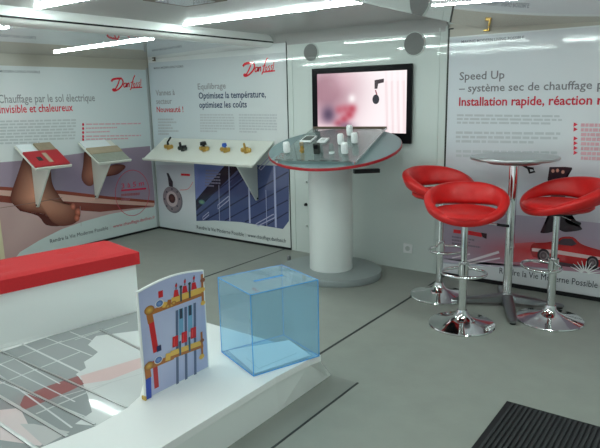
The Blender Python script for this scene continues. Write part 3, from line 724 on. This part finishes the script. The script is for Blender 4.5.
d = dev('remote_sensor', 'black upright sensor in the middle of the clear sheet', 'sensor', -.045, -.29)
bm = NB(); bb(bm, (-.024, -.02, 0), (.024, .02, .085), .006); obj('housing', bm, M_dark, d)
bm = NB(); bb(bm, (-.016, -.0215, .045), (.016, -.019, .075)); obj('window', bm, M_blackgloss, d)
d = dev('clear_gauge', 'clear plastic gauge between black sensor and white knobs', 'gauge', .07, -.27)
bm = NB(); cyl(bm, (0, 0, .008), (0, 0, .08), .018, .016); obj('tube', bm, M_clear, d, True)
bm = NB(); cyl(bm, (0, 0, 0), (0, 0, .010), .022); obj('foot', bm, M_plastic, d, True)
bm = NB(); lathe(bm, [(0, 0), (.018, 0), (.018, .03), (.012, .045), (0, .045)], seg=16); o = obj('floor_stop', bm, M_darkalu, None, True)
p = hit(289, 260, 2, 0); o.location = p; tag(o, 'small metal stop on the floor beside the round base', 'door stop')

# ================================================================== BAR TABLE
bt = hit(506.3, 305.5, 2, 0)
t = thing('bar_table', 'tall round silver bar table on a chrome post', 'bar table', bt)
bm = NB(); lathe(bm, [(0, 1.052), (.27, 1.052), (.290, 1.058), (.293, 1.067), (.290, 1.075), (.28, 1.078), (0, 1.078)], seg=64); obj('tabletop', bm, M_alu, t, True)
bm = NB(); lathe(bm, [(0, 1.029), (.175, 1.029), (.18, 1.037), (.18, 1.053), (0, 1.053)], seg=40); obj('support_disc', bm, M_darkalu, t, True)
bm = NB(); cyl(bm, (0, 0, .06), (0, 0, 1.031), .031, .031, 28); obj('post', bm, M_chrome, t, True)
bm = NB(); p = hit(533, 169, 1, 4.08)-bt
tube(bm, [(.06, -.03, 1.026), (.10, -.035, 1.005), (p.x, p.y, 1.005), (p.x+.012, p.y, .985), (p.x-.02, p.y, .975), (p.x-.03, p.y, 1.005)], .008); obj('tilt_lever', bm, M_black, t, True)
bm = NB(); lathe(bm, [(0, .03), (.05, .03), (.055, .06), (.04, .085), (.034, .10), (0, .10)], seg=28); obj('hub', bm, M_darkalu, t, True)
for a in (-66, 24, 114, 204):
    a = math.radians(a); d = Vector((math.cos(a), math.sin(a), 0)); n = Vector((-d.y, d.x, 0))
    bm = NB(); sec = []
    for s, w, zt, zb in ((.03, .036, .092, .035), (.18, .034, .066, .024), (.34, .028, .040, .014), (.385, .018, .030, .014)):
        sec.append([bm.verts.new(d*s+n*k*w+Vector((0, 0, z))) for k, z in ((-1, zb), (-1, zt-.01), (-.55, zt), (.55, zt), (1, zt-.01), (1, zb))])
    for A, B in zip(sec, sec[1:]):
        for i in range(6): bm.faces.new((A[i], A[(i+1) % 6], B[(i+1) % 6], B[i]))
    bm.faces.new(sec[0]); bm.faces.new(sec[-1][::-1]); g = obj('leg', bm, M_darkalu, t, True)
    bm = NB(); cyl(bm, d*.36, d*.36+Vector((0, 0, .018)), .02); obj('foot_pad', bm, M_black, g, True)

# ================================================================== BAR STOOLS (front = local +x)
def build_stool():
    t = thing('bar_stool', 'x', 'bar stool', group='red bar stools around the bar table')
    bm = NB(); lathe(bm, [(0, 0), (.212, 0), (.216, .006), (.212, .013), (.17, .022), (.10, .040), (.055, .060), (.040, .080), (.032, .105), (0, .105)], seg=56); obj('base', bm, M_chrome, t, True)
    bm = NB(); cyl(bm, (0, 0, .10), (0, 0, .43), .0265, .0265, 26); obj('column', bm, M_chrome, t, True)
    bm = NB(); cyl(bm, (0, 0, .37), (0, 0, .70), .020, .020, 26); obj('gas_lift', bm, M_chrome, t, True)
    bm = NB(); lathe(bm, [(.024, .345), (.034, .345), (.034, .43), (.024, .43)], seg=26); fr = obj('footrest_collar', bm, M_chrome, t, True)
    path = [(.092+.115*math.cos(q), .138*math.sin(q), .385) for q in [2*PI*i/36 for i in range(36)]]
    bm = NB(); tube(bm, path, .0095, 10, True); obj('footrest', bm, M_chrome, t, True)
    bm = NB(); lathe(bm, [(0, .69), (.05, .69), (.12, .708), (.15, .728), (0, .728)], seg=32); obj('seat_pan', bm, M_black, t, True)
    bm = NB(); lathe(bm, [(0, .726), (.15, .726), (.195, .732), (.212, .746), (.212, .762), (.198, .776), (.16, .784), (.08, .782), (0, .780)], seg=48)
    bmesh.ops.scale(bm, vec=(1.05, 1, 1), verts=bm.verts); obj('seat', bm, M_red, t, True)
    # padded ring: dips to the seat at the front, rises to a back rest
    bm = NB(); N, K = 56, 14; rings = []
    for i in range(N):
        q = 2*PI*i/N; e = (1-math.cos(q))/2; e2 = 1-(1-e)**2
        c = Vector(((.196+.030*e2)*math.cos(q)-.035*e2, .230*math.sin(q), .748+.116*e2))
        rad = Vector((math.cos(q), math.sin(q), 0)); up = (Vector((0, 0, 1))+rad*(.25+.20*e2)).normalized()
        rr = rad-up*rad.dot(up); rr.normalize()
        hw = .022+.011*e2; hh = .022+.014*e2+.042*e*e
        rings.append([bm.verts.new(c+rr*hw*(abs(math.cos(k))**.6*(1 if math.cos(k) > 0 else -1))+up*hh*(abs(math.sin(k))**.6*(1 if math.sin(k) > 0 else -1))) for k in [2*PI*j/K for j in range(K)]])
    for i in range(N):
        A, B = rings[i], rings[(i+1) % N]
        for k in range(K): bm.faces.new((A[k], A[(k+1) % K], B[(k+1) % K], B[k]))
    obj('backrest', bm, M_red, t, True)
    bm = NB(); tube(bm, [(.02, .03, .706), (.03, .12, .700), (.035, .20, .693)], .005); lv = obj('lever', bm, M_chrome, t, True)
    bm = NB(); cyl(bm, (.0345, .19, .694), (.038, .262, .688), .0085, .0095, 12); obj('grip', bm, M_black, lv, True)
    return t
stool = build_stool()
for i, (lab, x, y, deg) in enumerate((('red bar stool nearest the camera, its open front facing out', -1.352, 3.613, -69), ('red bar stool at the back left beside the white bulkhead', -1.712, 4.075, -32), ('red bar stool standing in front of the red car photo', -.893, 4.01, -130))):
    o = stool if i == 0 else copy_tree(stool)
    o.location = (x, y, 0); o.rotation_euler = (0, 0, math.radians(deg)); o['label'] = lab
    for ch in o.children:
        if ch.name.split('.')[0] in ('seat', 'backrest', 'seat_pan', 'gas_lift', 'lever'): ch.location.z += (-.018, .045, .028)[i] if ch.name.startswith('backrest') else (0., .032, .03)[i]

# ================================================================== PLATFORM WITH TILE DISPLAY
PZ = .20
t = thing('display_platform', 'low white platform with glossy grey tile display', 'platform', (-2.3, 1.4, 0))
top = [(-1.66, .3), (-1.66, 2.02), (-1.64, 2.27), (-1.62, 2.34), (-3.30, 2.34), (-3.30, .3)]
bot = [(-1.665, .3), (-1.665, 2.05), (-1.668, 2.49), (-1.67, 2.515), (-3.32, 2.515), (-3.32, .3)]
bm = NB(); A = [bm.verts.new((x, y, 0.001)) for x, y in bot]; B = [bm.verts.new((x, y, PZ-.034)) for x, y in top]; n = 6
for i in range(n): bm.faces.new((A[i], A[(i+1) % n], B[(i+1) % n], B[i]))
bm.faces.new(A[::-1]); bm.faces.new(B); obj('body', bm, M_white, t, world=True)
bm = NB(); prism(bm, [(x+(.006 if x > -2 else 0), y, PZ-.0345) for x, y in top], (0, 0, .0345)); obj('top_panel', bm, M_gloss, t, world=True)
PF = lambda u, v: (u, v, PZ)
P = Print(PF, (0, 0, 1), .00008)
def F(*a): return [tuple(hit(x, y, 2, PZ)[:2]) for x, y in a]
def wc(r, g, b): return pc(r, g, b, (236, 240, 240), .80)
# tile field: bounded by the bench at the back and the white border in front
field = F((-60, 372), (0, 352.5), (50, 336), (95, 323), (137, 311.5))
right = F((147, 352), (142, 388), (140, 396), (127, 408), (96, 426), (42, 447), (0, 470), (-60, 500))
P.poly(field+right, wc(160, 167, 168))
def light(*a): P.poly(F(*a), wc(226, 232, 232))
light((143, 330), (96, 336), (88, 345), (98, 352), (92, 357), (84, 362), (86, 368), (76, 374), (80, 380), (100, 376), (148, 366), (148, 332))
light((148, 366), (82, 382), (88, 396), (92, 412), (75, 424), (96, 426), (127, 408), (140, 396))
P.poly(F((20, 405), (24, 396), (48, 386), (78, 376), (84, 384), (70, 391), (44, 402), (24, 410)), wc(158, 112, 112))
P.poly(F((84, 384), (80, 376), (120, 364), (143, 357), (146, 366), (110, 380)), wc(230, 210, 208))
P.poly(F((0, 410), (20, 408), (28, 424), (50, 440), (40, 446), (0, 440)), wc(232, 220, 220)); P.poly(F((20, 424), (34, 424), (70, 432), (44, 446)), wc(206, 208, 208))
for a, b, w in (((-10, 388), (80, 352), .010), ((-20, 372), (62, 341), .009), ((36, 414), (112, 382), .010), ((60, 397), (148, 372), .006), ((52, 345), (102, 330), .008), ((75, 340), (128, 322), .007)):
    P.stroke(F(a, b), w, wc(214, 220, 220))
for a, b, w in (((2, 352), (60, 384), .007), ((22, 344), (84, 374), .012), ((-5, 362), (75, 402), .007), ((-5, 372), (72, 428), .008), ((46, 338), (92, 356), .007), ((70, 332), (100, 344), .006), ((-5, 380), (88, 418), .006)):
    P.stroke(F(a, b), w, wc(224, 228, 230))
P.build('tile_display', M_tile, t)
for a, b in (((46, 337), (128, 407)), ((0, 350), (95, 424)), ((-10, 382), (68, 437)), ((-20, 406), (36, 446)), ((96, 324), (144, 350)), ((8, 343), (46, 358))):
    pass
for a, b, w in (((2, 352), (127, 408), .012), ((100, 330), (145, 352), .014), ((-12, 372), (95, 425), .012), ((-12, 390), (67, 437), .016), ((-12, 416), (40, 452), .016)):
    p0, p1 = hit(*a, 2, PZ), hit(*b, 2, PZ); d = p1-p0
    bm = NB(); box(bm, (p0+p1)/2+Vector((0, 0, .003)), (d.length, w, .005), Matrix.Rotation(math.atan2(d.y, d.x), 3, 'Z'), .001); obj('joint_profile', bm, M_alu, t, world=True)

# ---- bench on the platform
ang = math.radians(-11)
corner = Vector((-2.918, 2.266, PZ))
t = thing('bench', 'white bench with long red cushion on the platform', 'bench', corner, ang)
D, Ln = .44, 2.3
bm = NB(); bb(bm, (-D+.02, -Ln, .001), (-.02, -.02, .305)); obj('body', bm, M_white, t)
bm = NB(); bb(bm, (-D+.005, -Ln, .003), (-.019, -.019, .02)); obj('plinth', bm, M_white, t)
bm = NB(); nx, ny = 16, 64; zt, zb = .395, .308
btn = [(-.30, -.35), (-.14, -.35), (-.30, -.75), (-.14, -.75), (-.30, -1.15), (-.14, -1.15), (-.30, -1.55), (-.14, -1.55)]
def zc(x, y):
    e = min(-x, x+D, -y, y+Ln); z = zt-.012*max(0, 1-e/.03)**2
    for a, b in btn: z -= .014*math.exp(-((x-a)**2+(y-b)**2)/.0009)
    return z
V = [[bm.verts.new((-D*i/nx, -Ln*j/ny, zc(-D*i/nx, -Ln*j/ny))) for i in range(nx+1)] for j in range(ny+1)]
for j in range(ny):
    for i in range(nx): bm.faces.new((V[j][i], V[j][i+1], V[j+1][i+1], V[j+1][i]))
ring = [V[0][i] for i in range(nx+1)]+[V[j][nx] for j in range(1, ny+1)]+[V[ny][i] for i in range(nx-1, -1, -1)]+[V[j][0] for j in range(ny-1, 0, -1)]
low = [bm.verts.new((v.co.x, v.co.y, zb)) for v in ring]; n = len(ring)
for i in range(n): bm.faces.new((ring[i], ring[(i+1) % n], low[(i+1) % n], low[i]))
bm.faces.new(low); cu = obj('cushion', bm, M_cush, t, True)
for a, b in btn:
    bm = NB(); lathe(bm, [(0, -.002), (.013, -.002), (.012, .003), (0, .006)], (a, b, zt-.013), 14); obj('button', bm, M_cush, cu, True)

# ---- printed manifold board
XB = -1.994
t = thing('printed_placard', 'standing board printed with a brass heating manifold', 'placard', (-2.0, 1.72, PZ))
def BD(px, py): p = hit(px, py, 0, XB); return (p.y, p.z)
ya, yb = 1.521, 1.915
prof = [(ya, PZ+.001), (yb, PZ+.001)]+[(yb+(ya-yb)*i/12, .703+.022*math.sin(PI*i/12)) for i in range(13)]
bm = NB(); prism(bm, [(-2.006, y, z) for y, z in prof], (.0115, 0, 0)); obj('board', bm, M_white, t, world=True)
P = Print(lambda u, v: (-1.9945, u, v), (1, 0, 0), .00006)
def bz(*a): return [BD(130+x/2.987, 260+y/2.987) for x, y in a]
def bc(r, g, b): return pc(r, g, b, (222, 228, 234), .86)
BRS, BRL, RD, BLU, TEAL, STEEL = bc(168, 104, 50), bc(214, 176, 84), bc(196, 34, 40), bc(40, 70, 170), bc(110, 160, 196), bc(86, 100, 134)
m_ = .006
P.poly([(ya+m_, PZ+m_), (yb-m_, PZ+m_)]+[(yb-m_+(ya-yb+2*m_)*i/12, .697+.022*math.sin(PI*i/12)) for i in range(13)], bc(164, 174, 212), ((ya+yb)/2, .42), bc(184, 194, 226))
def bs(a, b, w, col): P.stroke(bz(a, b), w, col)
def bdot(x, y, r, col, inner=None):
    a = bz((x, y))[0]; P.disc(a[0], a[1], r*.0022, r*.0016, col, 18, a if inner else None, inner)
bs((62, 175), (78, 275), .030, RD); bs((74, 300), (80, 382), .026, bc(178, 40, 44)); bs((55, 352), (57, 414), .030, BLU)
bs((54, 142), (63, 188), .034, BRS); bs((60, 158), (128, 132), .024, BRS); bdot(58, 150, 13, bc(140, 84, 40), BRL)
bs((104, 142), (106, 125), .03, BRL); bs((116, 140), (118, 118), .022, BRS)
bdot(88, 130, 11, bc(210, 214, 220)); bdot(88, 130, 9, bc(60, 96, 160), bc(120, 150, 200)); bs((91, 92), (92, 112), .026, RD)
for x, y0, y1 in ((140, 150, 372), (166, 140, 358), (193, 128, 342)): bs((x, y0), (x+2, y1), .016, STEEL)
for x, y0, y1 in ((152, 145, 235), (179, 135, 226)): bs((x, y0), (x+1, y1), .028, TEAL); bs((x, y0), (x+.5, y0+30), .018, bc(50, 60, 80)); bs((x+1, y1-12), (x+1, y1), .02, bc(190, 200, 210))
bs((124, 126), (214, 93), .042, BRL); bs((124, 136), (216, 102), .016, BRS)
for x, y in ((137, 92), (163, 80), (190, 70)):
    P.poly(bz((x-8, y+20), (x-5, y-2), (x+5, y-4), (x+9, y+15)), RD); bs((x, y-4), (x+1, y-24), .007, bc(90, 90, 96)); bs((x, y-12), (x+.5, y-20), .012, RD)
for x, y in ((151, 100), (177, 90)): bs((x, y-22), (x+1, y+24), .012, bc(70, 80, 84)); bdot(x, y-20, 4, bc(40, 60, 60))
bs((214, 42), (217, 128), .015, BRS); [bdot(x_, y_, 6, bc(150, 92, 44), BRL) for x_, y_ in ((112, 138), (124, 134), (130, 128), (118, 292), (128, 286))]; bdot(217, 128, 7, BRL); bdot(216, 60, 7, bc(140, 80, 50)); bdot(216, 88, 7, BRL)
bs((58, 318), (130, 288), .026, BRS); bs((50, 316), (55, 352), .032, BRS); bdot(56, 316, 12, bc(140, 84, 40), BRL)
bs((112, 300), (114, 278), .03, BRL); bs((120, 284), (216, 249), .038, BRL); bs((120, 292), (218, 256), .014, BRS)
bdot(84, 298, 11, bc(210, 214, 220)); bdot(84, 298, 9, bc(60, 90, 160), bc(120, 150, 200)); bs((85, 255), (86, 272), .026, bc(36, 48, 96))
for x, y in ((134, 242), (161, 229), (188, 216)): P.poly(bz((x-8, y+20), (x-8, y-12), (x+8, y-18), (x+8, y+14)), RD); bs((x-3, y+14), (x-3, y-8), .004, bc(226, 80, 80))
for x, y in ((148, 262), (176, 250)): bs((x, y-20), (x+1, y+22), .012, bc(60, 96, 120))
bs((212, 214), (215, 288), .013, BRS); bdot(213, 288, 8, BRL); bdot(214, 240, 6, bc(140, 80, 50))
P.build('printed_picture', M_inkmatt, t, 'photo print of brass manifolds with red caps and pipes')
bm = NB(); bb(bm, (-2.014, 1.514, PZ+.001), (-1.988, 1.522, PZ+.02), .002); obj('foot_clip', bm, M_brass, t, world=True)
bm = NB(); prism(bm, [(-2.0065, 1.66, PZ+.001), (-2.12, 1.66, PZ+.001), (-2.0065, 1.66, .52)], (0, .012, 0)); obj('rear_strut', bm, M_white, t, world=True)

# ---- ballot box
ba = math.radians(-20.2)
W_, D_, H_ = .342, .383, .408
t = thing('ballot_box', 'clear blue acrylic box with a slotted lid', 'ballot box', (-1.744, 1.962, PZ), ba)
th = .004
# local x runs to the left back (-x), y to the right back
def pane(name, lo, hi): b_ = NB(); bb(b_, lo, hi); return obj(name, b_, M_blue, t)
pane('bottom_panel', (-W_, 0, .001), (0, D_, .001+th))
pane('side_panel', (-th, 0, th+.001), (0, D_, H_)); pane('side_panel', (-W_, 0, th+.001), (-W_+th, D_, H_))
pane('side_panel', (-W_+th, 0, th+.001), (-th, th, H_)); pane('side_panel', (-W_+th, D_-th, th+.001), (-th, D_, H_))
sl = (-W_*.60, -W_*.40)
b_ = NB(); z0_, z1_ = H_, H_+th
# lid with a slot across it
cx, cy, sw, sll = -W_/2, D_*.52, .005, .085
bb(b_, (-W_, 0, z0_), (0, cy-sll, z1_)); bb(b_, (-W_, cy+sll, z0_), (0, D_, z1_)); bb(b_, (-W_, cy-sll, z0_), (cx-sw, cy+sll, z1_)); bb(b_, (cx+sw, cy-sll, z0_), (0, cy+sll, z1_))
lid = obj('lid', b_, M_blue, t)
b_ = NB()
for s_ in (-1, 1): bb(b_, (cx+s_*sw-.0012, cy-sll, z0_+.0005), (cx+s_*sw+.0012, cy+sll, z1_+.0006))
obj('slot_edge', b_, M_bedge, lid)
b_ = NB(); e_ = .0016
for x in (-W_, 0):
    for y in (0, D_): bb(b_, (x-e_, y-e_, .001), (x+e_, y+e_, z1_))
for z in (.003, z1_-.002):
    for x in (-W_, 0): bb(b_, (x-e_, 0, z-e_), (x+e_, D_, z+e_))
    for y in (0, D_): bb(b_, (-W_, y-e_, z-e_), (0, y+e_, z+e_))
obj('edges', b_, M_bedge, t, label='bright blue glued edges')
def sheet_paper(label, pts, z, h=.0015):
    c = Vector((sum(p[0] for p in pts)/4, sum(p[1] for p in pts)/4, 0)); b_ = NB()
    prism(b_, [(p[0]-c.x, p[1]-c.y, 0) for p in pts], (0, 0, h)); o = obj('paper_sheet', b_, M_paper)
    o.location = (c.x, c.y, z); return tag(o, label, 'paper', 'papers dropped in the blue box')
Bm = Matrix.Translation((-1.744, 1.962, 0)) @ Matrix.Rotation(ba, 4, 'Z')
def lo(x, y): p = Bm @ Vector((x, y, 0)); return (p.x, p.y)
sheet_paper('large white paper lying in the blue box', [lo(-.012, .012), lo(-.02, .345), lo(-.25, .36), lo(-.325, .03)], PZ+.006, .004)
sheet_paper('folded paper on top of the large sheet in the box', [lo(-.04, .05), lo(-.08, .30), lo(-.21, .29), lo(-.18, .06)], PZ+.0105, .003)

# ================================================================== DOORMAT
t = thing('doormat', 'black ribbed rubber doormat at the lower right corner', 'doormat', (-.4, 2.3, 0))
pa, pb_ = hit(511, 404, 2, .012), hit(598, 430, 2, .012); pcn = hit(480, 448, 2, .012)
bm = NB(); bb(bm, (-.785, 1.2, .0005), (.35, 2.755, .010), .003); obj('backing', bm, M_black, t, world=True)
bm = NB(); k = 0
x = -.755
while x < .34:
    bb(bm, (x, 1.22, .010), (x+.012, 2.735, .017)); x += .022
obj('ribs', bm, M_mat, t, world=True)

# ================================================================== WORLD AND OUTPUT
w = bpy.data.worlds.new('daylight'); S.world = w; w.use_nodes = True
bg = w.node_tree.nodes['Background']; bg.inputs[0].default_value = (.90, .98, 1., 1); bg.inputs[1].default_value = .6
S.view_settings.view_transform = 'Standard'; S.view_settings.look = 'None'; S.view_settings.exposure = 0.48; S.view_settings.gamma = 1
S.view_settings.use_curve_mapping = False
S.cycles.use_denoising = True
S.cycles.max_bounces = 10; S.cycles.diffuse_bounces = 5; S.cycles.glossy_bounces = 5; S.cycles.transparent_max_bounces = 24
S.cycles.sample_clamp_indirect = 6
